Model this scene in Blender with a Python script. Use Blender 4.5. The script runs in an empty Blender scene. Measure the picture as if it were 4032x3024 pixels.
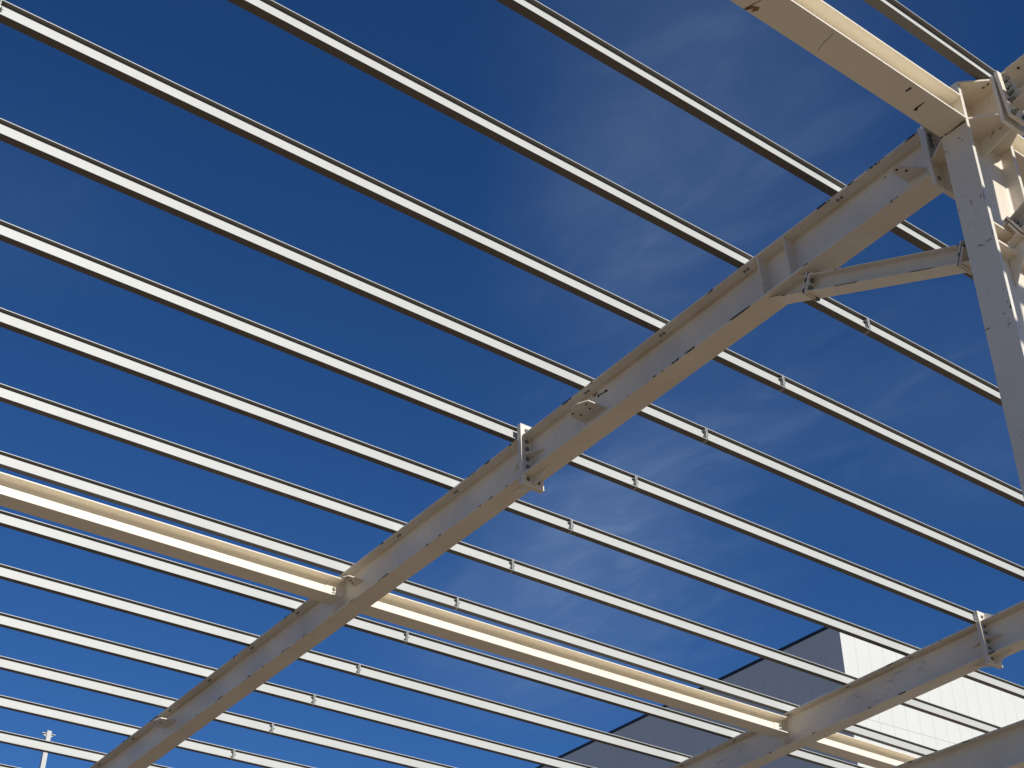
import bpy, bmesh, math, random
from mathutils import Vector, Matrix
random.seed(7)
R = math.radians
scene = bpy.context.scene
C = scene.collection
S = 10.0                       # metres per measured unit
EYE = 1.6
TH = R(-2.99153)               # roof falls away from the viewer by 3 degrees
ROT = Matrix.Rotation(TH, 4, 'X')
ORG = Vector((0, 0, S + EYE))
cT, sT = math.cos(TH), math.sin(TH)

# ------------------------------------------------------------------ materials
def new_mat(name):
    m = bpy.data.materials.new(name); m.use_nodes = True
    nt = m.node_tree; nt.nodes.clear()
    out = nt.nodes.new('ShaderNodeOutputMaterial')
    b = nt.nodes.new('ShaderNodeBsdfPrincipled')
    nt.links.new(b.outputs[0], out.inputs[0])
    return m, nt, b

def coords(nt, scale=(1, 1, 1), rand=True):
    tc = nt.nodes.new('ShaderNodeTexCoord')
    src = tc.outputs['Object']
    if rand:
        oi = nt.nodes.new('ShaderNodeObjectInfo')
        mu = nt.nodes.new('ShaderNodeMath'); mu.operation = 'MULTIPLY'; mu.inputs[1].default_value = 57.0
        nt.links.new(oi.outputs['Random'], mu.inputs[0])
        ad = nt.nodes.new('ShaderNodeVectorMath'); ad.operation = 'ADD'
        nt.links.new(src, ad.inputs[0]); nt.links.new(mu.outputs[0], ad.inputs[1])
        src = ad.outputs[0]
    ml = nt.nodes.new('ShaderNodeVectorMath'); ml.operation = 'MULTIPLY'
    nt.links.new(src, ml.inputs[0]); ml.inputs[1].default_value = scale
    return ml.outputs[0]

def noise(nt, vec, scale, detail=4, rough=0.55):
    n = nt.nodes.new('ShaderNodeTexNoise')
    n.inputs['Scale'].default_value = scale; n.inputs['Detail'].default_value = detail
    n.inputs['Roughness'].default_value = rough
    nt.links.new(vec, n.inputs['Vector'])
    return n.outputs['Fac']

def ramp(nt, fac, a, b, va=0.0, vb=1.0):
    r = nt.nodes.new('ShaderNodeMapRange'); r.interpolation_type = 'SMOOTHSTEP'
    nt.links.new(fac, r.inputs['Value'])
    r.inputs['From Min'].default_value = a; r.inputs['From Max'].default_value = b
    r.inputs['To Min'].default_value = va; r.inputs['To Max'].default_value = vb
    return r.outputs['Result']

def mix(nt, fac, a, b):
    m = nt.nodes.new('ShaderNodeMix'); m.data_type = 'RGBA'
    if isinstance(fac, float): m.inputs['Factor'].default_value = fac
    else: nt.links.new(fac, m.inputs['Factor'])
    for v, i in ((a, 6), (b, 7)):
        if isinstance(v, tuple): m.inputs[i].default_value = (*v, 1)
        else: nt.links.new(v, m.inputs[i])
    return m.outputs[2]

def mul(nt, a, b):
    m = nt.nodes.new('ShaderNodeMath'); m.operation = 'MULTIPLY'
    nt.links.new(a, m.inputs[0])
    if isinstance(b, float): m.inputs[1].default_value = b
    else: nt.links.new(b, m.inputs[1])
    return m.outputs[0]

def paint(name, col, stain, rough=0.45, scr=(0.10, 0.085, 0.07), scr_t=0.70, chip=0.0, axis=(1, 1, 1), dirt=0.35, streak=0.0, bump=True):
    """weathered site paint: blotches of grime, thin scratches, optional chips to the primer"""
    m, nt, b = new_mat(name)
    v = coords(nt)
    big = ramp(nt, noise(nt, v, 0.9, 5), 0.38, 0.75, 0.0, dirt)
    c = mix(nt, big, col, stain)
    fine = ramp(nt, noise(nt, v, 14, 3), 0.35, 0.8, 0.0, 0.16)
    c = mix(nt, fine, c, stain)
    # scratches: strongly stretched noise, gated by a patchy mask
    vs = coords(nt, (axis[0]*1.3, axis[1]*1.3, axis[2]*1.3))
    s1 = ramp(nt, noise(nt, vs, 26, 2, 0.4), scr_t, scr_t+0.03)
    gate = ramp(nt, noise(nt, v, 1.7, 2), 0.5, 0.62)
    c = mix(nt, mul(nt, mul(nt, s1, gate), 0.75), c, scr)
    if streak > 0:
        vr = coords(nt, (9, 9, 0.7))
        st = ramp(nt, noise(nt, vr, 1.2, 4), 0.56, 0.80, 0.0, streak)
        c = mix(nt, st, c, (0.33, 0.21, 0.11))
    if chip > 0:
        vc = coords(nt, axis)
        ch = ramp(nt, noise(nt, vc, 5.0, 6, 0.65), chip, chip+0.02)
        c = mix(nt, ch, c, (0.035, 0.028, 0.024))
    oi = nt.nodes.new('ShaderNodeObjectInfo')
    tone = ramp(nt, oi.outputs['Random'], 0, 1, 0.0, 0.14)
    c = mix(nt, tone, c, stain)
    nt.links.new(c, b.inputs['Base Color'])
    b.inputs['Roughness'].default_value = rough
    if bump:
     bp = nt.nodes.new('ShaderNodeBump'); bp.inputs['Strength'].default_value = 0.08; bp.inputs['Distance'].default_value = 0.01
     nt.links.new(noise(nt, v, 30, 3), bp.inputs['Height']); nt.links.new(bp.outputs[0], b.inputs['Normal'])
    return m

CREAM = (0.80, 0.745, 0.64); CREAMD = (0.54, 0.47, 0.37)
M = {}
M['cream'] = paint('cream_steel_paint', CREAM, CREAMD, axis=(1, .35, 1), scr_t=0.72)
M['cream_chip'] = paint('cream_chipped_edge', CREAM, CREAMD, chip=0.575, axis=(1, .6, 1))
M['knee_chip'] = paint('cream_brace_edge', CREAM, CREAMD, chip=0.515, axis=(1, .5, .5))
M['fillet'] = paint('stain_bounce_fillet', (0.70, 0.62, 0.50), (0.46, 0.35, 0.23), axis=(1, .3, 1), dirt=.75, streak=.2)  # brown staining, with the warm bounce light under the flange painted in
M['cream_rail'] = paint('cream_strut_paint', (0.87, 0.81, 0.68), (0.72, 0.64, 0.51), axis=(.3, 1, 1), dirt=0.2, scr_t=0.75)
M['cream_rail_chip'] = paint('cream_strut_edge', (0.82, 0.77, 0.66), (0.62, 0.56, 0.46), chip=0.70, axis=(.6, 1, 1), dirt=0.2)
M['column'] = paint('cream_column_paint', (0.80, 0.73, 0.61), (0.58, 0.51, 0.42), axis=(1, 1, .5), scr_t=0.675, scr=(0.2, .18, .155), streak=0.22)
M['column_chip'] = paint('cream_column_edge', (0.78, 0.74, 0.66), (0.5, 0.44, 0.36), chip=0.64, axis=(1, 1, .7))
M['purlin'] = paint('white_purlin_paint', (0.53, 0.54, 0.51), (0.41, 0.41, 0.39), axis=(.25, 1, 1), dirt=0.22, scr=(0.36, .36, .35), scr_t=0.715, rough=0.5, bump=False)
M['plate_shade'] = paint('shaded_plate_face', (0.24, 0.245, 0.235), (0.18, 0.18, 0.17), scr_t=.8, bump=False)  # shaded tone for the broad faces of the white end plates
M['flange'] = paint('purlin_flange_shade', (0.130, 0.115, 0.093), (0.10, 0.086, 0.068), axis=(.4, 1, 1), dirt=0.5, scr=(0.04, .03, .025), scr_t=0.74, rough=0.5, bump=False)  # shade put into the colour of the flange faces and root fillets
m, nt, b = new_mat('zinc_bolt')
v = coords(nt); nt.links.new(mix(nt, ramp(nt, noise(nt, v, 60, 2), .3, .8), (0.20, 0.21, 0.20), (0.33, 0.33, 0.29)), b.inputs['Base Color'])
b.inputs['Metallic'].default_value = 0.7; b.inputs['Roughness'].default_value = 0.42; M['bolt'] = m
m, nt, b = new_mat('dark_gap'); b.inputs['Base Color'].default_value = (0.03, 0.025, 0.02, 1); b.inputs['Roughness'].default_value = 0.9; M['dark'] = m
m, nt, b = new_mat('marker_ink'); b.inputs['Base Color'].default_value = (0.02, 0.016, 0.014, 1); b.inputs['Roughness'].default_value = 0.7; M['ink'] = m
m, nt, b = new_mat('rust_stain'); b.inputs['Base Color'].default_value = (0.26, 0.17, 0.10, 1); b.inputs['Roughness'].default_value = 0.8; M['rust'] = m
m, nt, b = new_mat('rubbed_scuff'); b.inputs['Base Color'].default_value = (0.33, 0.31, 0.29, 1); b.inputs['Roughness'].default_value = 0.7; M['scuff'] = m

def panel_mat(name, col, seam, wx, zs, axis=0):
    m, nt, b = new_mat(name)
    tc = nt.nodes.new('ShaderNodeTexCoord'); sp = nt.nodes.new('ShaderNodeSeparateXYZ')
    nt.links.new(tc.outputs['Object'], sp.inputs[0])
    fr = nt.nodes.new('ShaderNodeMath'); fr.operation = 'PINGPONG'; fr.inputs[1].default_value = wx/2
    nt.links.new(sp.outputs[axis], fr.inputs[0])
    l1 = ramp(nt, fr.outputs[0], 0.006, 0.022, 1.0, 0.0)
    d = nt.nodes.new('ShaderNodeMath'); d.operation = 'PINGPONG'; d.inputs[1].default_value = zs
    nt.links.new(sp.outputs[2], d.inputs[0])
    l2 = ramp(nt, d.outputs[0], 0.01, 0.035, 1.0, 0.0)
    mx = nt.nodes.new('ShaderNodeMath'); mx.operation = 'MAXIMUM'
    nt.links.new(l1, mx.inputs[0]); nt.links.new(l2, mx.inputs[1])
    v = coords(nt, rand=False)
    base = mix(nt, ramp(nt, noise(nt, v, 0.35, 4), .35, .7, 0, .25), col, tuple(k*.88 for k in col))
    nt.links.new(mix(nt, mul(nt, mx.outputs[0], .5), base, seam), b.inputs['Base Color'])
    b.inputs['Roughness'].default_value = 0.55
    return m
M['wall_white'] = panel_mat('white_wall_panels', (0.64, 0.645, 0.605), (0.30, 0.30, 0.29), 0.86, 11.7, 0)
M['wall_grey'] = panel_mat('grey_wall_panels', (0.62, 0.61, 0.56), (0.42, 0.42, 0.41), 1.0, 90, 1)
m, nt, b = new_mat('black_roof_trim'); b.inputs['Base Color'].default_value = (0.012, 0.013, 0.018, 1); b.inputs['Roughness'].default_value = 0.5; M['trim'] = m
m, nt, b = new_mat('roof_membrane'); b.inputs['Base Color'].default_value = (0.25, 0.25, 0.25, 1); M['roof'] = m
m, nt, b = new_mat('compacted_site_ground')
v = coords(nt, rand=False)
c = mix(nt, ramp(nt, noise(nt, v, 0.12, 6), .35, .7), (0.305, 0.236, 0.158), (0.235, 0.178, 0.118))
c = mix(nt, ramp(nt, noise(nt, v, 3.0, 5), .4, .75, 0, .5), c, (0.16, 0.12, 0.085))
nt.links.new(c, b.inputs['Base Color']); b.inputs['Roughness'].default_value = 0.95; M['ground'] = m

# ------------------------------------------------------------------ helpers
def tag(o, label=None, cat=None, group=None, kind=None):
    if label: o['label'] = label
    if cat: o['category'] = cat
    if group: o['group'] = group
    if kind: o['kind'] = kind

def loc_roof(x, y, off):
    """measured units (x, y horizontal, off = drop below purlin tops) -> roof-local metres"""
    dy = y*S; dz = (math.tan(TH)*y - off)*S
    return Vector((x*S, dy*cT + dz*sT, -dy*sT + dz*cT))
def to_world(p): return ORG + ROT @ Vector(p)
def wpt(x, y, z): return Vector((x*S, y*S, z*S + EYE))

class Thing:
    """Empty at the thing's base; parts are meshes given in the same frame as the anchor"""
    def __init__(s, name, label, cat, anchor, roof=True, group=None):
        s.o = bpy.data.objects.new(name, None); C.objects.link(s.o)
        s.o.empty_display_size = .2
        s.a = Vector(anchor)
        if roof:
            s.o.location = to_world(s.a); s.o.rotation_euler = (TH, 0, 0)
        else: s.o.location = s.a
        tag(s.o, label, cat, group)
    def part(s, name, bm, mats, label=None, parent=None):
        bmesh.ops.translate(bm, verts=bm.verts, vec=-s.a)
        o = mesh(name, bm, mats); o.parent = parent or s.o
        if label: o['label'] = label
        return o
    def inst(s, name, me, p, rot=(0, 0, 0), parent=None):
        o = bpy.data.objects.new(name, me); C.objects.link(o); o.parent = parent or s.o
        o.location = Vector(p) - s.a; o.rotation_euler = rot
        return o

def mesh(name, bm, mats):
    bmesh.ops.recalc_face_normals(bm, faces=bm.faces)
    me = bpy.data.meshes.new(name); bm.to_mesh(me); bm.free()
    for k in (mats if isinstance(mats, (list, tuple)) else [mats]): me.materials.append(M[k])
    o = bpy.data.objects.new(name, me); C.objects.link(o)
    return o

def extrude(prof, O, U, V, W, l0, l1, mi=None, bm=None, n=1):
    """profile (u,v) swept along W from l0 to l1"""
    bm = bm or bmesh.new()
    O, U, V, W = Vector(O), Vector(U), Vector(V), Vector(W)
    rings = []
    for i in range(n+1):
        l = l0 + (l1-l0)*i/n
        rings.append([bm.verts.new(O + U*u + V*v + W*l) for u, v in prof])
    k = len(prof)
    for i in range(n):
        for j in range(k):
            f = bm.faces.new((rings[i][j], rings[i][(j+1) % k], rings[i+1][(j+1) % k], rings[i+1][j]))
            if mi: f.material_index = mi[j]
    a = bm.faces.new(rings[0]); b_ = bm.faces.new(list(reversed(rings[-1])))
    if mi: a.material_index = b_.material_index = mi[0] if False else 0
    return bm

def iprof(h, b, tw, tf, r, fl=0, tip=1, web=0, root=None, bv=None):
    """I section: top at v=0, bottom at v=-h, u centred; returns points and a material per edge"""
    P = []; T = []
    def add(u, v, t): P.append((u, v)); T.append(t)
    hb, hw = b/2, tw/2
    bv = bv or min(.0025, tf*.2)
    def fil(cu, cv, a0, a1, after, n=5):
        for i in range(n+1):
            a = a0+(a1-a0)*i/n
            add(cu+r*math.cos(a), cv+r*math.sin(a), after if i == n else (fl if root is None else root))
    add(-hb+bv, 0, fl); add(hb-bv, 0, tip); add(hb, -bv, tip); add(hb, -tf+bv, tip); add(hb-bv, -tf, fl)
    fil(hw+r, -tf-r, math.pi/2, math.pi, web)
    fil(hw+r, -h+tf+r, math.pi, math.pi*1.5, fl)
    add(hb-bv, -h+tf, tip); add(hb, -h+tf-bv, tip); add(hb, -h+bv, tip); add(hb-bv, -h, fl)
    add(-hb+bv, -h, tip); add(-hb, -h+bv, tip); add(-hb, -h+tf-bv, tip); add(-hb+bv, -h+tf, fl)
    fil(-hw-r, -h+tf+r, -math.pi/2, 0, web)
    fil(-hw-r, -tf-r, 0, math.pi/2, fl)
    add(-hb+bv, -tf, tip); add(-hb, -tf+bv, tip); add(-hb, -bv, tip)
    return P, T

def prism(poly, W, t, bm=None):
    """flat plate: polygon of 3-D points thickened by t along W"""
    bm = bm or bmesh.new(); W = Vector(W)
    a = [bm.verts.new(Vector(p)) for p in poly]; b = [bm.verts.new(Vector(p)+W*t) for p in poly]
    bm.faces.new(a); bm.faces.new(list(reversed(b)))
    for i in range(len(a)):
        j = (i+1) % len(a); bm.faces.new((a[i], b[i], b[j], a[j]))
    return bm

def box(x0, x1, y0, y1, z0, z1, bev=0.0, bm=None):
    bm = bm or bmesh.new()
    vs = [bm.verts.new((x, y, z)) for x in (x0, x1) for y in (y0, y1) for z in (z0, z1)]
    for f in ((0, 1, 3, 2), (4, 6, 7, 5), (0, 4, 5, 1), (2, 3, 7, 6), (0, 2, 6, 4), (1, 5, 7, 3)):
        bm.faces.new([vs[i] for i in f])
    if bev: bmesh.ops.bevel(bm, geom=bm.edges[:], offset=bev, segments=1, affect='EDGES')
    return bm

def bolt_mesh(name, r, hgt, stub=0.0, washer=True):
    """hex head along -Y starting at y=0 (surface)"""
    bm = bmesh.new()
    def ring(rad, y, n, ph=0): return [bm.verts.new((rad*math.cos(ph+2*math.pi*i/n), y, rad*math.sin(ph+2*math.pi*i/n))) for i in range(n)]
    def tube(rad, y0, y1, n, ph=0, ch=0.0):
        a = ring(rad, y0, n, ph); b = ring(rad, y1+ch, n, ph)
        rows = [a, b]
        if ch: rows.append(ring(rad*.82, y1, n, ph))
        for p, q in zip(rows, rows[1:]):
            for i in range(n): bm.faces.new((p[i], p[(i+1) % n], q[(i+1) % n], q[i]))
        bm.faces.new(rows[-1]); bm.faces.new(list(reversed(a)))
    y = 0.0
    if washer: tube(r*1.22, 0, -.004, 14); y = -.004
    tube(r, y, y-hgt, 6, .3, r*.16)
    if stub: tube(r*.55, y-hgt, y-hgt-stub, 10)
    bmesh.ops.recalc_face_normals(bm, faces=bm.faces)
    me = bpy.data.meshes.new(name); bm.to_mesh(me); bm.free(); me.materials.append(M['bolt'])
    return me
BOLT = bolt_mesh('bolt', .024, .017); NUT = bolt_mesh('bolt_with_nut', .024, .022, .028); SMALL = bolt_mesh('small_bolt', .014, .012)
MID = bolt_mesh('joint_bolt', .017, .014, .012)
DOWN = (R(90), 0, 0)   # -Y head turned to point down (-Z)

def hole_mesh():
    bm = bmesh.new(); bmesh.ops.create_cone(bm, cap_ends=True, segments=12, radius1=.014, radius2=.014, depth=.004)
    me = bpy.data.meshes.new('bolt_hole'); bm.to_mesh(me); bm.free(); me.materials.append(M['dark']); return me
HOLE = hole_mesh()
X, Y, Z = Vector((1, 0, 0)), Vector((0, 1, 0)), Vector((0, 0, 1))

# ------------------------------------------------------------------ purlins
ROWS = [  # y of the near top edge, left label, right label
 (.473, 'white purlin running in over the column head at the upper right', None),
 (.657, 'white purlin first below the column head, length left of its bolted joint', 'white purlin first below the column head, right length mostly hidden by the column'),
 (.7895, 'white purlin second from the column head, long length left of its bolted joint', 'white purlin second from the column head, length right of its joint to the column'),
 (.9225, 'white purlin third from the column head, length left of its bolted joint', 'white purlin third from the column head, length right of its bolted joint'),
 (1.0555, 'white purlin first above the rafter splice plate, length left of its joint', 'white purlin first above the rafter splice plate, length right of its joint'),
 (1.189, 'white purlin meeting the middle rafter at its splice plate, left length', 'white purlin between the two rafter splice plates, right of its bolted joint'),
 (1.3235, 'white purlin first below the rafter splice plate, length left of its joint', 'white purlin first below the rafter splice plate, crossing before the dark wall'),
 (1.4575, 'white purlin second below the rafter splice plate, length left of its joint', 'white purlin second below the rafter splice plate, length right of its joint'),
 (1.594, 'white purlin right above the long cream strut beam, length left of its joint', 'white purlin right above the long cream strut beam, length right of its joint'),
 (1.730, 'white purlin right below the long cream strut beam, length left of its joint', 'white purlin right below the long cream strut beam, length right of its joint'),
 (1.8695, 'white purlin second below the long cream strut, length left of its joint', 'white purlin second below the long cream strut, length right of its joint'),
 (2.011, 'white purlin third below the long cream strut, length left of its joint', 'white purlin third below the long cream strut, length right of its joint'),
 (2.1525, 'white purlin fourth below the long cream strut, length left of its joint', 'white purlin fourth below the long cream strut, length right of its joint'),
 (2.294, 'white purlin just above the distant post top, length left of its joint', 'white purlin fifth below the long cream strut, length right of its joint'),
 (2.4355, 'white purlin passing in front of the distant white post', 'white purlin at the bottom edge right of the middle rafter'),
 (2.582, 'white purlin cut by the bottom left corner of the view', None),
]
EXTRA = [.339, .205, .071, -.063, -.197]
PJ = 1.0975; PL0 = .1440
pp, pt = iprof(.182, .091, .0065, .0095, .020, fl=1, tip=0, web=0, bv=.0005)  # wide root radius carries the dark flange tone over the web's shadow zone
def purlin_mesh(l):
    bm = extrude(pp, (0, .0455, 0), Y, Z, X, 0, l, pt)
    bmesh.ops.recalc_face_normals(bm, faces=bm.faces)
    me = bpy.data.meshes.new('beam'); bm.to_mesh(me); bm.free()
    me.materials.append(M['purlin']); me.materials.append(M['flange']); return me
def plate_mesh(sgn):
    bm = box(0, .011*sgn, -.004, .095, -.186, .003, .002)
    bmesh.ops.recalc_face_normals(bm, faces=bm.faces)
    for f in bm.faces:
        f.material_index = 1 if abs(f.normal.x) > .9 else 0  # broad faces get the painted shade, sunlit edges stay white
    me = bpy.data.meshes.new('end_plate'); bm.to_mesh(me); bm.free(); me.materials.append(M['purlin']); me.materials.append(M['plate_shade']); return me
LEN1 = (PJ-PL0)*S - .032; LEN2 = (2.85-PJ)*S - .016
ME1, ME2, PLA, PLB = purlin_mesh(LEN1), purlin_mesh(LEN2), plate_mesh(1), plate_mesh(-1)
GL = 'roof purlins left of the bolted joints'; GR = 'roof purlins right of the bolted joints'
def purlin(x0, y, me, length, label, group, ends):
    p = loc_roof(0, y, 0); p.x = x0
    t = Thing('roof_purlin', label, 'purlin', p, True, group)
    t.inst('beam', me, p)
    for e in ends:
        if e > 0:
            t.inst('end_plate', PLA, p + X*length)
            for yy, zz in ((.022, -.045), (.022, -.14)):
                t.inst('joint_bolt', MID, p + X*length + Vector((0, yy, zz)), (0, 0, R(-90)))
        else:
            t.inst('end_plate', PLB, p)
            t.inst('joint_bolt', MID, p + Vector((0, .022, -.09)), (0, 0, R(90)))
    return t
for y, la, lb in ROWS:
    jx = random.uniform(-.006, .006)
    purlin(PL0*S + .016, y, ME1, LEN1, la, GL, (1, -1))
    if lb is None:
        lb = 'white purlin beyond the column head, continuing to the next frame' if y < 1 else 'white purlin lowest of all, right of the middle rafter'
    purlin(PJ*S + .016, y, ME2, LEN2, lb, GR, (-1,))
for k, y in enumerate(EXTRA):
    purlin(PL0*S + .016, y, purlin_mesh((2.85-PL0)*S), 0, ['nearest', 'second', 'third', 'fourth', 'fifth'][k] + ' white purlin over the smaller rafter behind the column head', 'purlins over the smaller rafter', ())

# ------------------------------------------------------------------ rafters
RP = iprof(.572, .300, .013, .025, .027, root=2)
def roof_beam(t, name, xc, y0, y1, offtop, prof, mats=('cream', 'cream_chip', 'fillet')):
    a = loc_roof(xc, y0, offtop); b = loc_roof(xc, y1, offtop)
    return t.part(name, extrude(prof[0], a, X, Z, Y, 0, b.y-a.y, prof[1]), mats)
def bolts_at(t, xc, rows, offtop, tf, dx, mesh_=SMALL, sx=1):
    for y in rows:
        for d in (.012, .060):
            p = loc_roof(xc, y, offtop); p += Vector((sx*dx, d, -tf))
            t.inst('purlin_bolt', mesh_, p, DOWN)
ALLY = [r[0] for r in ROWS]
OT = .0182
def splice(up, lo, xc, y):
    """bolted end plates with ribs: one plate on each length, all roof-local"""
    for t, d, sgn in ((up, 0.0, 1), (lo, .038, 1)):
        p = loc_roof(xc, y, 0); y0 = p.y + d
        t.part('end_plate', box(p.x-.165, p.x+.165, y0+.001, y0+.0365, -.885, -.004, .003), ['cream'])
    p = loc_roof(xc, y, 0)
    for sx in (-1, 1):
        for off in (.0096, .0256, .0366, .0513, .0623, .0800):
            up.inst('plate_bolt', BOLT, (p.x+sx*.078, p.y, -off*S), (0, random.uniform(0, 1), 0))
            lo.inst('plate_nut', BOLT, (p.x+sx*.078, p.y+.076, -off*S), (0, random.uniform(0, 1), R(180)))
    for t, yb, d in ((up, p.y, -1), (lo, p.y+.075, 1)):
        # rib over the top flange and under the bottom flange, in the web plane
        t.part('rib', prism([(p.x-.008, yb, -.182), (p.x-.008, yb, -.030), (p.x-.008, yb+d*.05, -.030), (p.x-.008, yb+d*.26, -.182)], X, .016), ['cream'])
        t.part('rib', prism([(p.x-.008, yb, -.754), (p.x-.008, yb, -.872), (p.x-.008, yb+d*.04, -.872), (p.x-.008, yb+d*.34, -.754)], X, .016), ['cream'])
        for sx in (-1, 1):
            t.part('rib', prism([(p.x+sx*.007, yb, -.475), (p.x+sx*.145, yb, -.475), (p.x+sx*.145, yb+d*.02, -.475), (p.x+sx*.007, yb+d*.27, -.475)], Z, .013), ['cream'])
def fin(t, pts, off, holes, label=None):
    """horizontal bracing lug welded to the web; pts in measured units"""
    poly = [loc_roof(x, y, off) for x, y in pts]
    o = t.part('bracing_lug', prism(poly, Z, .014), ['cream'])
    for x, y in holes:
        q = loc_roof(x, y, off); t.inst('bolt_hole', HOLE, q + Vector((0, 0, -.001)), (0, 0, 0))
def stiffener(t, xc, y, off0, off1, sides=(-1, 1), w=.143, tk=.014):
    for sx in sides:
        a = loc_roof(xc, y, off0); zb = -off1*S
        x0, x1 = sorted((a.x+sx*.0065, a.x+sx*w))
        t.part('stiffener', box(x0, x1, a.y, a.y+tk, zb, a.z), ['cream'])

X1 = .9148; X2 = 1.8118
r1u = Thing('rafter', 'deep cream rafter length from the column down to the bolted splice in mid view', 'rafter', loc_roof(X1, .86, .0754), True, 'rafter lengths')
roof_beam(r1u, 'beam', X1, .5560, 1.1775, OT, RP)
bolts_at(r1u, X1, [y for y in ALLY if .56 < y < 1.15], OT, .025, .085, sx=-1)
r1l = Thing('rafter', 'deep cream rafter length from the middle splice down to the bottom left', 'rafter', loc_roof(X1, 1.9, .0754), True, 'rafter lengths')
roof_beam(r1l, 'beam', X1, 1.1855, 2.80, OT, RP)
bolts_at(r1l, X1, [y for y in ALLY if y > 1.2], OT, .025, .085, sx=-1)
splice(r1u, r1l, X1, 1.1779)
for y in (.7705, .7328): stiffener(r1u, X1, y, OT+.0026, OT+.0546)
fin(r1u, [(.8819, 1.0587), (.8823, 1.0484), (.8881, 1.0362), (.9142, 1.0354), (.9142, 1.0735), (.8927, 1.0740)], .0534,
    [(.8911, 1.0429), (.8998, 1.0472), (.8996, 1.0628), (.8903, 1.0666)])
fin(r1u, [(.8863, .5778), (.8893, .5857), (.9142, .5857), (.9142, .5625)], .0530, [(.8914, .5802), (.8999, .5757)])
fin(r1l, [(.8852, 1.5693), (.8896, 1.5611), (.9142, 1.5613), (.9142, 1.5853)], .0419, [(.891, 1.568), (.899, 1.571), (.905, 1.575)])
fin(r1l, [(.8845, 2.1732), (.8843, 2.162), (.8888, 2.1479), (.8996, 2.1466), (.9142, 2.1433), (.9142, 2.1828), (.8907, 2.1863)], .041, [(.889, 2.172), (.897, 2.165)])

r2u = Thing('rafter', 'cream rafter length running from the right edge to the lower right splice', 'rafter', loc_roof(X2, .9, .0754), True, 'rafter lengths')
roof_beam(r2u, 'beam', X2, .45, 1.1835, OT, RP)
bolts_at(r2u, X2, [y for y in ALLY if .5 < y < 1.15], OT, .025, .085, sx=-1)
r2l = Thing('rafter', 'scuffed cream rafter length below the lower right splice, before the white wall', 'rafter', loc_roof(X2, 1.9, .0754), True, 'rafter lengths')
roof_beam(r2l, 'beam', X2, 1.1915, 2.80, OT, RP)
bolts_at(r2l, X2, [y for y in ALLY if y > 1.2], OT, .025, .085, sx=-1)
splice(r2u, r2l, X2, 1.1840)

# smaller rafter behind the column head
RB = iprof(.400, .180, .0086, .0135, .021)
rb = Thing('rafter', 'smaller cream rafter behind the column head, bolted on with exposed nuts', 'rafter', loc_roof(X1, 0.1, .058), True, 'rafter lengths')
roof_beam(rb, 'beam', X1, -.25, .4640, OT, RB)
p = loc_roof(X1, .4640, 0)
rb.part('end_plate', box(p.x-.15, p.x+.15, p.y+.001, p.y+.037, -.757, -.185, .003), ['cream'])
for x, off in ((.9076, .0278), (.9077, .0366), (.9073, .0452), (.9050, .0560), (.9039, .0718), (.9189, .0700), (.922, .0278), (.922, .0366), (.922, .0452)):
    rb.inst('plate_nut', NUT, (x*S, p.y, -off*S), (0, random.uniform(0, 1), 0))
fin(rb, [(.886, .4485), (.9142, .4550), (.9142, .425), (.886, .425)], .040, [(.894, .440), (.902, .434)])

# lower floor beam under the second rafter
lb_rot = R(-1.07)
LBP = iprof(.600, .300, .013, .025, .027)
lb = bpy.data.objects.new('floor_beam', None); C.objects.link(lb)
lb.location = wpt(1.8118, 1.27, .7474); lb.rotation_euler = (lb_rot, 0, 0)
tag(lb, 'shaded grey brown beam crossing the bottom right corner', 'beam')
o = mesh('beam', extrude(LBP[0], (0, 0, 0), X, Z, Y, -9, 12, LBP[1]), ['cream', 'cream_chip']); o.parent = lb

# ------------------------------------------------------------------ struts (world level, parallel to the purlins)
SP = iprof(.295, .300, .0085, .0185, .027, bv=.001)
def strut(label, xa, xb, yc, ztop, cope=0.0, cleat=None):
    a = wpt(xa, yc, ztop)
    t = Thing('strut_beam', label, 'strut', wpt((xa+xb)/2, yc, ztop-.0295), False, 'longitudinal struts')
    t.part('beam', extrude([(-u, v) for u, v in SP[0]], a, Y, Z, X, 0, (xb-xa)*S, SP[1]), ['cream_rail', 'cream_rail_chip'])
    return t
Y2S = 1.6130; Z2S = .5573*1.598
s2a = strut('long cream strut beam at left, ending on the middle rafter', .05, .9030, Y2S, Z2S)
s2b = strut('long cream strut beam spanning between the two rafters', .9240, 1.7990, Y2S, Z2S)
s2c = strut('cream strut beam continuing right of the lower right rafter', 1.8210, 2.69, Y2S, Z2S)
# web cleats and bolts, rafter side stiffeners that receive the struts
for t, xe, raf, xc in ((s2a, .9030, r1l, X1), (s2b, 1.7990, r2l, X2)):
    c0 = wpt(xe, Y2S, Z2S)
    t.part('cleat', box(c0.x-.20, c0.x-.04, c0.y-.020, c0.y-.006, c0.z-.245, c0.z-.10, .002), ['cream_rail'])
    for dz in (.135, .205):
        t.inst('cleat_bolt', BOLT, (c0.x-.075, c0.y-.020, c0.z-dz))
    stiffener(raf, xc, 1.6135, OT+.0026, OT+.0546, sides=(-1,), w=.165, tk=.016)
Y1S = .5060; Z1T = .9354
s1a = strut('broad cream strut beam at the top right, butting the column face', -.05, .8785, Y1S, Z1T)
s1b = strut('short visible cream strut beam on the far side of the column', .9477, 1.80, Y1S, Z1T)
c0 = wpt(.8785, Y1S, Z1T)
s1a.part('cleat', box(c0.x-.17, c0.x, c0.y-.020, c0.y-.006, c0.z-.25, c0.z-.06, .002), ['cream_rail'])
for dz in (.10, .19): s1a.inst('cleat_bolt', BOLT, (c0.x-.09, c0.y-.020, c0.z-dz))

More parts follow.
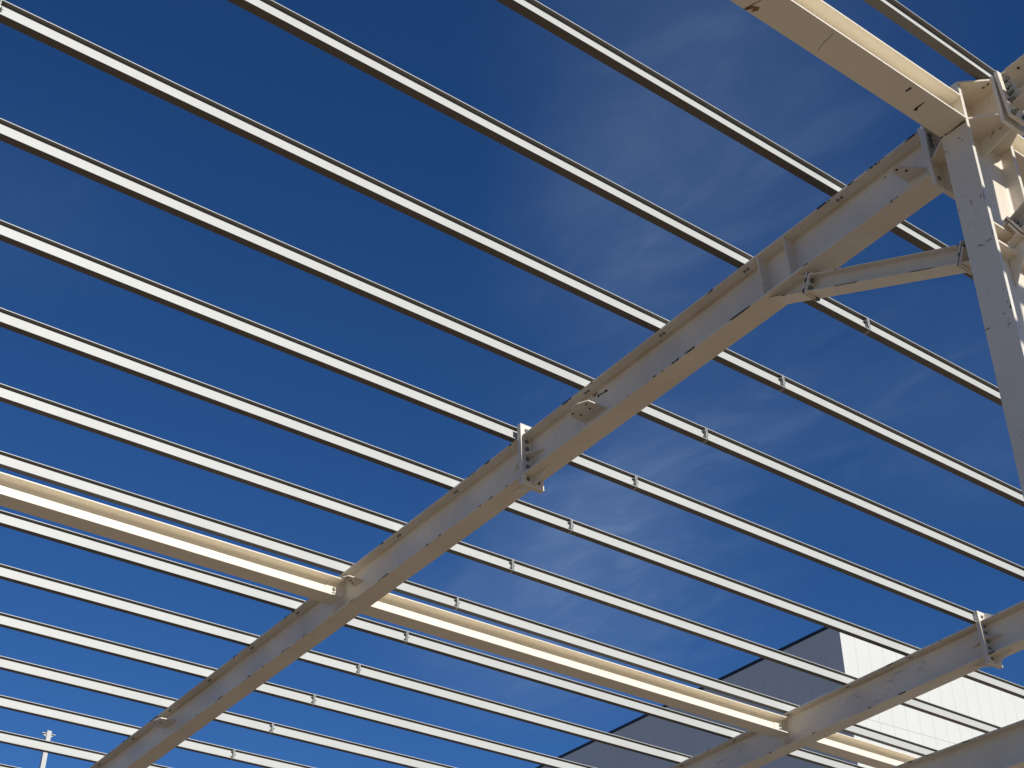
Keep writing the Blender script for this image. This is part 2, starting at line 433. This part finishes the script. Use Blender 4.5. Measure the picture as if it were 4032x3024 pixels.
# ------------------------------------------------------------------ column
CXA, CXB, CYC = .8785, .9477, .5060
col = Thing('steel_column', 'scratched cream steel column standing at the right edge of the view', 'column', (9.131, CYC*S, 0), False)
CP = iprof((CXB-CXA)*S, .284, .019, .040, .027)
top = .9510*S + EYE
cm = ['column', 'column_chip']
bm = extrude([(u, v) for u, v in CP[0]], (CXA*S, CYC*S, 0), Y, -X, Z, 0, top, CP[1])
col.part('shaft', bm, cm)
def hplate(name, z, pts, tk=.020, mats=['column'], t=col):
    return t.part(name, prism([(x*S, y*S, z*S+EYE) for x, y in pts], Z, tk), mats)
y0, y1 = .4918, .5202
# flared cap and middle plates running out to the rafter end plates on both sides
for z, nm in ((.9512, 'cap_plate'), (.9085, 'stub_plate')):
    fl = [(.8825, y0), (.9, .4716), (.930, .4716), (.9437, y0), (.9437, y1), (.930, .5472), (.9, .5472), (.8825, y1)]
    if nm == 'cap_plate': fl = [(.8785, y0), (.9, .4716), (.930, .4716), (.9477, y0), (.9477, y1), (.930, .5472), (.9, .5472), (.8785, y1)]
    if nm == 'cap_plate': hplate(nm, z, fl)
    else:
        hplate(nm, z, [(.8826, y0), (.9, .4716), (.930, .4716), (.9436, y0), (.9436, .5050), (.8826, .5050)])
        hplate(nm, z, [(.8826, y1), (.9, .5472), (.930, .5472), (.9436, y1), (.9436, .5070), (.8826, .5070)])
# stub webs
for ya, yb, zl in ((.4716, .5050, .020), (.5070, .5472, .020)):
    d = [(9.139, ya*S, .9512*S+EYE), (9.139, yb*S, .9512*S+EYE)]
    if ya < .5: d += [(9.139, yb*S, .8885*S+EYE), (9.139, ya*S, .8985*S+EYE)]
    else: d += [(9.139, yb*S, .884*S+EYE), (9.139, ya*S, .878*S+EYE)]
    col.part('stub_web', prism(d, X, .016), ['column'])
# end plates of the stubs
col.part('end_plate', box(9.0, 9.30, 4.682, 4.716, .8985*S+EYE, .9556*S+EYE, .003), ['column_chip'])
col.part('end_plate', box(8.985, 9.315, 5.472, 5.505, .8790*S+EYE, .9540*S+EYE, .003), ['column_chip'])
r1u.part('end_plate', box(8.983, 9.313, loc_roof(0, .5508, 0).y+.001, loc_roof(0, .5555, 0).y, -.93, -.175, .003), ['cream'])
for sx in (-1, 1):
    for z in (.9430, .9365, .9300, .9140, .8885):
        col.inst('plate_bolt', BOLT, (9.15+sx*.105, 5.472, z*S+EYE), (0, random.uniform(0, 1), 0))
for z in (.9520,):
    for sx in (-1, 1):
        for d in (0.0, .05):
            col.inst('purlin_bolt', SMALL, (9.02, 4.76+d, z*S+EYE), DOWN)
# knee level stiffeners
for z in (.7890, .7690):
    for ya, yb in ((.4935, .5050), (.5070, .5185)):
        hplate('stiffener', z, [(.8826, ya), (.9436, ya), (.9436, yb), (.8826, yb)])

# ------------------------------------------------------------------ knee braces
KP = iprof(.190, .195, .0070, .0105, .018)
def knee(label, pa, pb, ext, sgn, gusset):
    """pa: column end, pb: rafter end, given as (y,z) of the bottom flange underside at the end plates"""
    a = wpt(0, *pa); b = wpt(0, *pb); d = (b-a); L = d.length; d.normalize()
    up = X.cross(d) * (1 if X.cross(d).z > 0 else -1)
    xk = 9.152
    t = Thing('knee_brace', label, 'brace', Vector((xk, a.y, a.z)), False, 'knee braces')
    O = Vector((xk, a.y, a.z)) + up*.190
    t.part('beam', extrude(KP[0], O, X, up, d, 0, L, KP[1]), ['cream', 'knee_chip'])
    # end plates (a pair at each end with a thin dark joint) and the welded stubs behind them
    for base, dr, se in ((Vector((xk, a.y, a.z)), -d, ext[0]), (Vector((xk, b.y, b.z)), d, ext[1])):
        for k, nm in ((0, 'end_plate'), (1, 'stub_plate')):
            q = base + dr*(k*.031 + .001)
            t.part(nm, prism([q - X*.105 - up*.022, q + X*.105 - up*.022, q + X*.105 + up*.218, q - X*.105 + up*.218], dr, .021), ['cream_chip'])
        q = base + dr*.0222
        t.part('joint_gap', prism([q - X*.1055 - up*.0225, q + X*.1055 - up*.0225, q + X*.1055 + up*.2185, q - X*.1055 + up*.2185], dr, .0096), ['dark'])
        sb = extrude(KP[0], base + up*.190 + dr*.055, X, up, dr, 0, se, KP[1])
        if se > .5:      # the rafter stub is cut to sit under the sloping bottom flange
            bmesh.ops.bisect_plane(sb, geom=sb.verts[:]+sb.edges[:]+sb.faces[:], plane_co=to_world(loc_roof(0, .75, .0754)), plane_no=ROT.to_3x3() @ Z, clear_outer=True)
        t.part('stub', sb, ['cream', 'cream_chip'])
        for sx in (-1, 1):
            for h in (.055, .135):
                q = base + X*(sx*.055) + up*h
                o = t.inst('plate_bolt', BOLT, q)
                o.rotation_euler = (-dr).to_track_quat('-Y', 'Z').to_euler()
    # gusset under the column end
    g = [(xk-.008, *wpt(0, y, z)[1:]) for y, z in gusset]
    t.part('gusset', prism(g, X, .016), ['cream'])
    return t
knee('chipped cream knee brace bolted between the column and the middle rafter', (.5490, .7896), (.7175, .8625), (.27, .62), 1,
     [(.5210, .7770), (.5410, .7855), (.5360, .7740), (.5215, .7520)])
knee('cream knee brace rising off the right edge beyond the column', (.4815, .7852), (.300, .8690), (.225, .05), -1,
     [(.4920, .7795), (.4845, .7830), (.4935, .7610), (.5040, .7400), (.5045, .7735)])

# ------------------------------------------------------------------ marker lines, scuffs and rust on the steel
MARKS = [
('strut_a','ink',2,[(0.8079,0.5021,0.9059),(0.8079,0.4958,0.9059),(0.8095,0.4959,0.9059),(0.8101,0.4968,0.9059),(0.8096,0.5020,0.9059)]),
('strut_a','ink',2,[(0.8320,0.5127,0.9059),(0.8312,0.5099,0.9059),(0.8314,0.5064,0.9059),(0.8318,0.4999,0.9059),(0.8325,0.5002,0.9059),(0.8330,0.5058,0.9059),(0.8331,0.5085,0.9059),(0.8351,0.5110,0.9059),(0.8333,0.5129,0.9059)]),
('strut_a','ink',2,[(0.7116,0.5157,0.9059),(0.7089,0.5055,0.9059),(0.7076,0.4938,0.9059),(0.7078,0.4938,0.9059),(0.7093,0.5057,0.9059),(0.7119,0.5157,0.9059)]),
('strut_a','rust',2,[(0.6290,0.5213,0.9059),(0.6324,0.5141,0.9059),(0.6385,0.5113,0.9059),(0.6398,0.5151,0.9059),(0.6363,0.5196,0.9059),(0.6354,0.5156,0.9059),(0.6321,0.5203,0.9059)]),
('strut_a','rust',2,[(0.6293,0.5192,0.9059),(0.6337,0.5057,0.9059),(0.6345,0.5055,0.9059),(0.6310,0.5193,0.9059)]),
('col','ink',0,[(0.8783,0.4950,0.9095),(0.8783,0.4930,0.9090),(0.8783,0.4928,0.9077),(0.8783,0.4946,0.9075),(0.8783,0.5126,0.9070),(0.8783,0.5129,0.9078)]),
('col','ink',0,[(0.8783,0.5163,0.9093),(0.8783,0.5133,0.9088),(0.8783,0.5126,0.9076),(0.8783,0.5152,0.9073)]),
('col','ink',0,[(0.8783,0.5204,0.9090),(0.8783,0.5179,0.9085),(0.8783,0.5173,0.9073),(0.8783,0.5202,0.9073),(0.8783,0.5207,0.9078)]),
('r1u','ink',0,[(0.9140,1.0491,0.9172),(0.9140,1.0374,0.9153),(0.9140,1.0348,0.9171),(0.9140,1.0312,0.9155),(0.9140,1.0306,0.9127),(0.9140,1.0338,0.9136),(0.9140,1.0456,0.9148),(0.9140,1.0461,0.9129),(0.9140,1.0488,0.9136)]),
('r1u','rust',0,[(0.9140,1.0581,0.9222),(0.9140,1.0484,0.9219),(0.9140,1.0491,0.9196),(0.9140,1.0537,0.9171),(0.9140,1.0555,0.9179),(0.9140,1.0548,0.9202),(0.9140,1.0576,0.9202)]),
('col','rust',0,[(0.9138,0.4954,0.9118),(0.9139,0.4926,0.9111),(0.9139,0.4920,0.9099),(0.9139,0.4931,0.9091),(0.9139,0.4945,0.9079),(0.9139,0.4951,0.9096)]),
('col','rust',0,[(0.9139,0.4903,0.9102),(0.9139,0.4876,0.9084),(0.9139,0.4876,0.9074),(0.9139,0.4891,0.9070),(0.9139,0.4901,0.9054),(0.9139,0.4930,0.9037),(0.9139,0.4930,0.9042),(0.9138,0.4906,0.9062),(0.9139,0.4898,0.9082)]),
('col','rust',0,[(0.9139,0.5068,0.9126),(0.9139,0.5042,0.9128),(0.9139,0.4951,0.9115),(0.9139,0.4950,0.9109),(0.9139,0.5039,0.9121),(0.9139,0.5064,0.9120)]),
('col','rust',0,[(0.9139,0.4826,0.9069),(0.9138,0.4816,0.9078),(0.9139,0.4792,0.9064),(0.9138,0.4796,0.9057),(0.9139,0.4812,0.9068),(0.9138,0.4816,0.9059),(0.9139,0.4808,0.9049),(0.9138,0.4811,0.9046),(0.9139,0.4825,0.9063)]),
('col','ink',0,[(0.8783,0.5019,0.7707),(0.8783,0.4992,0.7696),(0.8783,0.4960,0.7696),(0.8783,0.4943,0.7692),(0.8783,0.4961,0.7691),(0.8783,0.4990,0.7690)]),
('col','ink',0,[(0.8783,0.5094,0.7709),(0.8783,0.5058,0.7695),(0.8783,0.5044,0.7687),(0.8783,0.5024,0.7665),(0.8783,0.5048,0.7684),(0.8783,0.5078,0.7696)]),
('col','rust',0,[(0.8783,0.4965,0.8159),(0.8783,0.4955,0.8180),(0.8783,0.4946,0.8185),(0.8783,0.4953,0.8165),(0.8783,0.4961,0.8155)]),
('col','rust',0,[(0.8783,0.4922,0.8211),(0.8783,0.4922,0.8174),(0.8783,0.4924,0.8122),(0.8783,0.4928,0.8118),(0.8783,0.4928,0.8161)]),
('col','rust',0,[(0.8783,0.5061,0.8193),(0.8783,0.5053,0.8199),(0.8783,0.5049,0.8150),(0.8783,0.5056,0.8145),(0.8783,0.5063,0.8151),(0.8783,0.5054,0.8163)]),
('col','ink',0,[(0.8783,0.4940,0.6968),(0.8783,0.4926,0.6978),(0.8783,0.4925,0.6966),(0.8783,0.4924,0.6943),(0.8783,0.4928,0.6942),(0.8783,0.4934,0.6953)]),
('col','ink',0,[(0.8783,0.4986,0.6814),(0.8783,0.4971,0.6819),(0.8783,0.4956,0.6812),(0.8783,0.4959,0.6809),(0.8783,0.4972,0.6814)]),
('col','ink',0,[(0.8783,0.5203,0.6882),(0.8783,0.5177,0.6880),(0.8783,0.5157,0.6883),(0.8783,0.5154,0.6877),(0.8783,0.5175,0.6874),(0.8783,0.5200,0.6878)]),
('col','ink',0,[(0.8783,0.5194,0.8872),(0.8783,0.5186,0.8868),(0.8783,0.5177,0.8845),(0.8783,0.5182,0.8845)]),
('col','ink',0,[(0.8783,0.5037,0.8910),(0.8783,0.5024,0.8911),(0.8783,0.5013,0.8904),(0.8783,0.5017,0.8902),(0.8783,0.5032,0.8901)]),
('col','ink',0,[(0.8783,0.5009,0.8872),(0.8783,0.4998,0.8873),(0.8783,0.4995,0.8859),(0.8783,0.5005,0.8862)]),
('r2l','scuff',0,[(1.8049,1.3686,0.8896),(1.8049,1.3632,0.8944),(1.8049,1.3514,0.8953),(1.8049,1.3448,0.8968),(1.8049,1.3450,0.8973),(1.8049,1.3518,0.8964),(1.8049,1.3638,0.8954),(1.8049,1.3692,0.8901)]),
('r2l','scuff',0,[(1.8049,1.3462,0.9029),(1.8049,1.3479,0.9001),(1.8049,1.3473,0.8997),(1.8049,1.3456,0.9025)]),
('r2l','scuff',0,[(1.8049,1.4724,0.8788),(1.8049,1.4660,0.8809),(1.8049,1.4699,0.8842),(1.8049,1.4704,0.8838),(1.8049,1.4672,0.8815),(1.8049,1.4728,0.8793)]),
('r2l','scuff',0,[(1.8049,1.3856,0.8876),(1.8049,1.3714,0.8850),(1.8049,1.3705,0.8815),(1.8049,1.3699,0.8815),(1.8049,1.3711,0.8860),(1.8049,1.3856,0.8882)]),
('r2l','scuff',0,[(1.8049,1.4560,0.8831),(1.8049,1.4522,0.8858),(1.8049,1.4434,0.8783),(1.8049,1.4375,0.8802),(1.8049,1.4379,0.8808),(1.8049,1.4430,0.8793),(1.8049,1.4519,0.8868),(1.8049,1.4565,0.8836)]),
('r2l','scuff',0,[(1.8049,1.4143,0.8608),(1.8049,1.4067,0.8625),(1.8049,1.4033,0.8581),(1.8049,1.4028,0.8584),(1.8049,1.4066,0.8635),(1.8049,1.4147,0.8614)]),
('r2l','scuff',0,[(1.8049,1.3073,0.8960),(1.8049,1.3050,0.8977),(1.8049,1.3034,0.8945),(1.8049,1.3068,0.8948),(1.8049,1.3067,0.8942),(1.8049,1.3023,0.8939),(1.8049,1.3047,0.8987),(1.8049,1.3078,0.8965)]),
('r2l','scuff',0,[(1.8049,1.3202,0.8846),(1.8049,1.3155,0.8864),(1.8049,1.3085,0.8867),(1.8049,1.3087,0.8872),(1.8049,1.3160,0.8874),(1.8049,1.3206,0.8851)]),
('r2l','scuff',0,[(1.8049,1.7280,0.8700),(1.8049,1.7202,0.8653),(1.8049,1.7254,0.8633),(1.8049,1.7248,0.8627),(1.8049,1.7187,0.8653),(1.8049,1.7276,0.8705)]),
('r2l','scuff',0,[(1.8049,1.7833,0.8580),(1.8049,1.7718,0.8612),(1.8049,1.7575,0.8613),(1.8049,1.7577,0.8620),(1.8049,1.7725,0.8623),(1.8049,1.7838,0.8586)]),
('r2l','scuff',0,[(1.8049,1.3915,0.8629),(1.8049,1.3862,0.8673),(1.8049,1.3867,0.8678),(1.8049,1.3920,0.8634)]),
('r2l','scuff',0,[(1.8049,1.5767,0.8611),(1.8049,1.5724,0.8566),(1.8049,1.5719,0.8569),(1.8049,1.5761,0.8614)]),
]
OWN = {'strut_a': s1a, 'col': col, 'r1u': r1u, 'r2l': r2l}
for who, mt, ax, pts in MARKS:
    if who == 'col' and mt == 'ink' and pts[0][2] > .9: pts = [(x, y, z-.0040) for x, y, z in pts]   # the dark weld line just under the strut
    t = OWN[who]; P = [wpt(*p) for p in pts]
    if who in ('r1u', 'r2l'): P = [ROT.inverted().to_3x3() @ (p-ORG) for p in P]
    t.part({'ink': 'paint_mark', 'rust': 'rust_stain', 'scuff': 'scuff_mark'}[mt], prism(P, -Z if ax == 2 else -X, .0016), [mt])

# ------------------------------------------------------------------ distant building and post
bd = bpy.data.objects.new('warehouse', None); C.objects.link(bd)
BC = Vector((45.95, 37.3, 0)); BH = 27.56
bd.location = BC; bd.rotation_euler = (0, 0, R(-3.2))
tag(bd, 'tall warehouse with grey side wall, black roof trim and white panelled front', 'warehouse')
def bpart(name, bm, mat): o = mesh(name, bm, [mat]); o.parent = bd; return o
bpart('front_wall', box(.001, 70, -.012, -.001, 0, 27.3), 'wall_white')
bpart('side_wall', box(0, .25, .002, 75, 0, BH-.02), 'wall_grey')
bpart('rear_wall', box(.26, 70, 74.7, 75, 0, BH-.02), 'wall_grey')
bpart('end_wall', box(70.01, 70.3, 0, 75, 0, BH-.02), 'wall_grey')
bpart('roof', box(.3, 69.9, .3, 74.6, BH-.9, BH-.6), 'roof')
bpart('roof_trim', box(-.03, .28, -.01, 75.1, BH-.015, BH+.13), 'trim')

ps = bpy.data.objects.new('steel_post', None); C.objects.link(ps)
d = Vector((.31335, .94964, .34690)); PD = 45.0
ps.location = (d.x*PD, d.y*PD, 0); ps.rotation_euler = (0, 0, 0)
ptop = d.z*PD + EYE
tag(ps, 'slim white post with side lugs rising in the distance at lower left', 'post')
o = mesh('shaft', box(-.075, .075, -.075, .075, 0, ptop, .01), ['purlin']); o.parent = ps
for sx in (-1, 1):
    o = mesh('lug', prism([(sx*.077, -.04, ptop-.10), (sx*.215, -.04, ptop-.10), (sx*.215, .04, ptop-.10), (sx*.077, .04, ptop-.10)], Z, .02), ['purlin']); o.parent = ps
    o = mesh('lug_gusset', prism([(sx*.077, 0, ptop-.105), (sx*.195, 0, ptop-.105), (sx*.077, 0, ptop-.19)], Y, .012), ['purlin']); o.parent = ps
    bo = bpy.data.objects.new('lug_bolt', BOLT); C.objects.link(bo); bo.parent = ps; bo.location = (sx*.17, -.02, ptop-.10); bo.rotation_euler = DOWN

# ------------------------------------------------------------------ ground
bm = bmesh.new(); bmesh.ops.create_grid(bm, x_segments=2, y_segments=2, size=900)
g = mesh('ground', bm, ['ground']); tag(g, kind='structure')

# ------------------------------------------------------------------ light
sun_dir = Vector((.02, -1, .585)).normalized()
sd = bpy.data.lights.new('sun', 'SUN'); so = bpy.data.objects.new('sun', sd); C.objects.link(so)
sd.energy = 4.5; sd.angle = R(.53); sd.color = (1, .955, .88)
so.rotation_euler = (-sun_dir).to_track_quat('-Z', 'Y').to_euler(); so.location = (0, -20, 30)

w = bpy.data.worlds.new('World'); scene.world = w; w.use_nodes = True
nt = w.node_tree; nt.nodes.clear()
out = nt.nodes.new('ShaderNodeOutputWorld'); bg = nt.nodes.new('ShaderNodeBackground')
sky = nt.nodes.new('ShaderNodeTexSky'); sky.sky_type = 'NISHITA'; sky.sun_disc = False
sky.sun_elevation = math.asin(sun_dir.z); sky.sun_rotation = math.pi - .02
sky.altitude = 600; sky.air_density = 0.85; sky.dust_density = 0.15; sky.ozone_density = 3.0
hs = nt.nodes.new('ShaderNodeHueSaturation'); hs.inputs['Saturation'].default_value = 1.2
nt.links.new(sky.outputs[0], hs.inputs['Color'])
gn = nt.nodes.new('ShaderNodeMix'); gn.data_type = 'RGBA'; gn.blend_type = 'MULTIPLY'; gn.inputs[0].default_value = 1
nt.links.new(hs.outputs[0], gn.inputs[6]); gn.inputs[7].default_value = (.66, .83, 1.06, 1)
# thin cirrus, laid out by direction on a plane high overhead
tc = nt.nodes.new('ShaderNodeTexCoord'); sp = nt.nodes.new('ShaderNodeSeparateXYZ'); nt.links.new(tc.outputs['Generated'], sp.inputs[0])
def dv(a, bb):
    k = nt.nodes.new('ShaderNodeMath'); k.operation = 'DIVIDE'; nt.links.new(a, k.inputs[0]); nt.links.new(bb, k.inputs[1]); return k.outputs[0]
mxz = nt.nodes.new('ShaderNodeMath'); mxz.operation = 'MAXIMUM'; nt.links.new(sp.outputs[2], mxz.inputs[0]); mxz.inputs[1].default_value = .08
cb = nt.nodes.new('ShaderNodeCombineXYZ'); nt.links.new(dv(sp.outputs[0], mxz.outputs[0]), cb.inputs[0]); nt.links.new(dv(sp.outputs[1], mxz.outputs[0]), cb.inputs[1])
def cloud(loc, rot, scl, nscale, lo, hi, detail=6, dist=.6):
    mp = nt.nodes.new('ShaderNodeMapping'); nt.links.new(cb.outputs[0], mp.inputs[0])
    mp.inputs['Location'].default_value = loc; mp.inputs['Rotation'].default_value = (0, 0, rot); mp.inputs['Scale'].default_value = scl
    n = nt.nodes.new('ShaderNodeTexNoise'); n.inputs['Scale'].default_value = nscale; n.inputs['Detail'].default_value = detail
    n.inputs['Roughness'].default_value = .58; n.inputs['Distortion'].default_value = dist
    nt.links.new(mp.outputs[0], n.inputs['Vector'])
    return ramp(nt, n.outputs['Fac'], lo, hi)
# soft veils at a few places of the sky, each broken up by wind-drawn streaks
def veil(cx, cy, rad, sx=1.0, ang=0.0):
    mp = nt.nodes.new('ShaderNodeMapping'); mp.vector_type = 'TEXTURE'; nt.links.new(cb.outputs[0], mp.inputs[0])
    mp.inputs['Location'].default_value = (cx, cy, 0); mp.inputs['Rotation'].default_value = (0, 0, ang); mp.inputs['Scale'].default_value = (sx, 1, 1)
    ln = nt.nodes.new('ShaderNodeVectorMath'); ln.operation = 'LENGTH'; nt.links.new(mp.outputs[0], ln.inputs[0])
    return ramp(nt, ln.outputs['Value'], 0.0, rad, 1.0, 0.0)
def addn(a, b, k=1.0):
    m_ = nt.nodes.new('ShaderNodeMath'); m_.operation = 'MULTIPLY_ADD'; nt.links.new(b, m_.inputs[0]); m_.inputs[1].default_value = k; nt.links.new(a, m_.inputs[2]); return m_.outputs[0]
VS = [(.78, .68, .27, 1.5, R(40), 1.0), (.84, .90, .20, 1.5, R(50), .8), (1.19, 1.28, .30, 1.6, R(65), 1.3), (1.42, 1.70, .42, 1.5, R(60), 1.7), (1.15, .93, .40, 1.3, R(-20), .45), (1.45, .95, .35, 1.5, R(-20), .45), (.24, 1.25, .25, 1, 0, .3)]
tot = None
for cx_, cy_, rd, sx_, an_, k_ in VS:
    v_ = veil(cx_, cy_, rd, sx_, an_)
    tot = mul(nt, v_, k_) if tot is None else addn(tot, v_, k_)
st = cloud((3.1, 1.7, 0), R(-35), (1.6, .8, 1), 2.0, .08, .92, 5, .4)
fine = cloud((.4, 5.2, 0), R(35), (2.2, 1.0, 1), 5.0, .38, .80, 8, 1.2)
fac = mul(nt, mul(nt, addn(st, fine, .5), tot), .18)
cm_ = mix(nt, fac, gn.outputs[2], (3.3, 4.5, 6.6))
nt.links.new(cm_, bg.inputs['Color']); bg.inputs['Strength'].default_value = .085
nt.links.new(bg.outputs[0], out.inputs[0])

# ------------------------------------------------------------------ camera
cd = bpy.data.cameras.new('camera'); co = bpy.data.objects.new('camera', cd); C.objects.link(co)
co.location = (0, 0, EYE); co.rotation_euler = (R(123.9077), R(-.0554), R(-36.9648))
cd.sensor_fit = 'HORIZONTAL'; cd.sensor_width = 36; cd.lens = 5576.03/4032*36
cd.clip_start = .05; cd.clip_end = 3000
scene.camera = co
scene.view_settings.view_transform = 'Standard'; scene.view_settings.look = 'None'
scene.view_settings.exposure = 0; scene.view_settings.gamma = 1
scene.cycles.max_bounces = 16; scene.cycles.diffuse_bounces = 12
scene.render.resolution_x = 1024; scene.render.resolution_y = 768
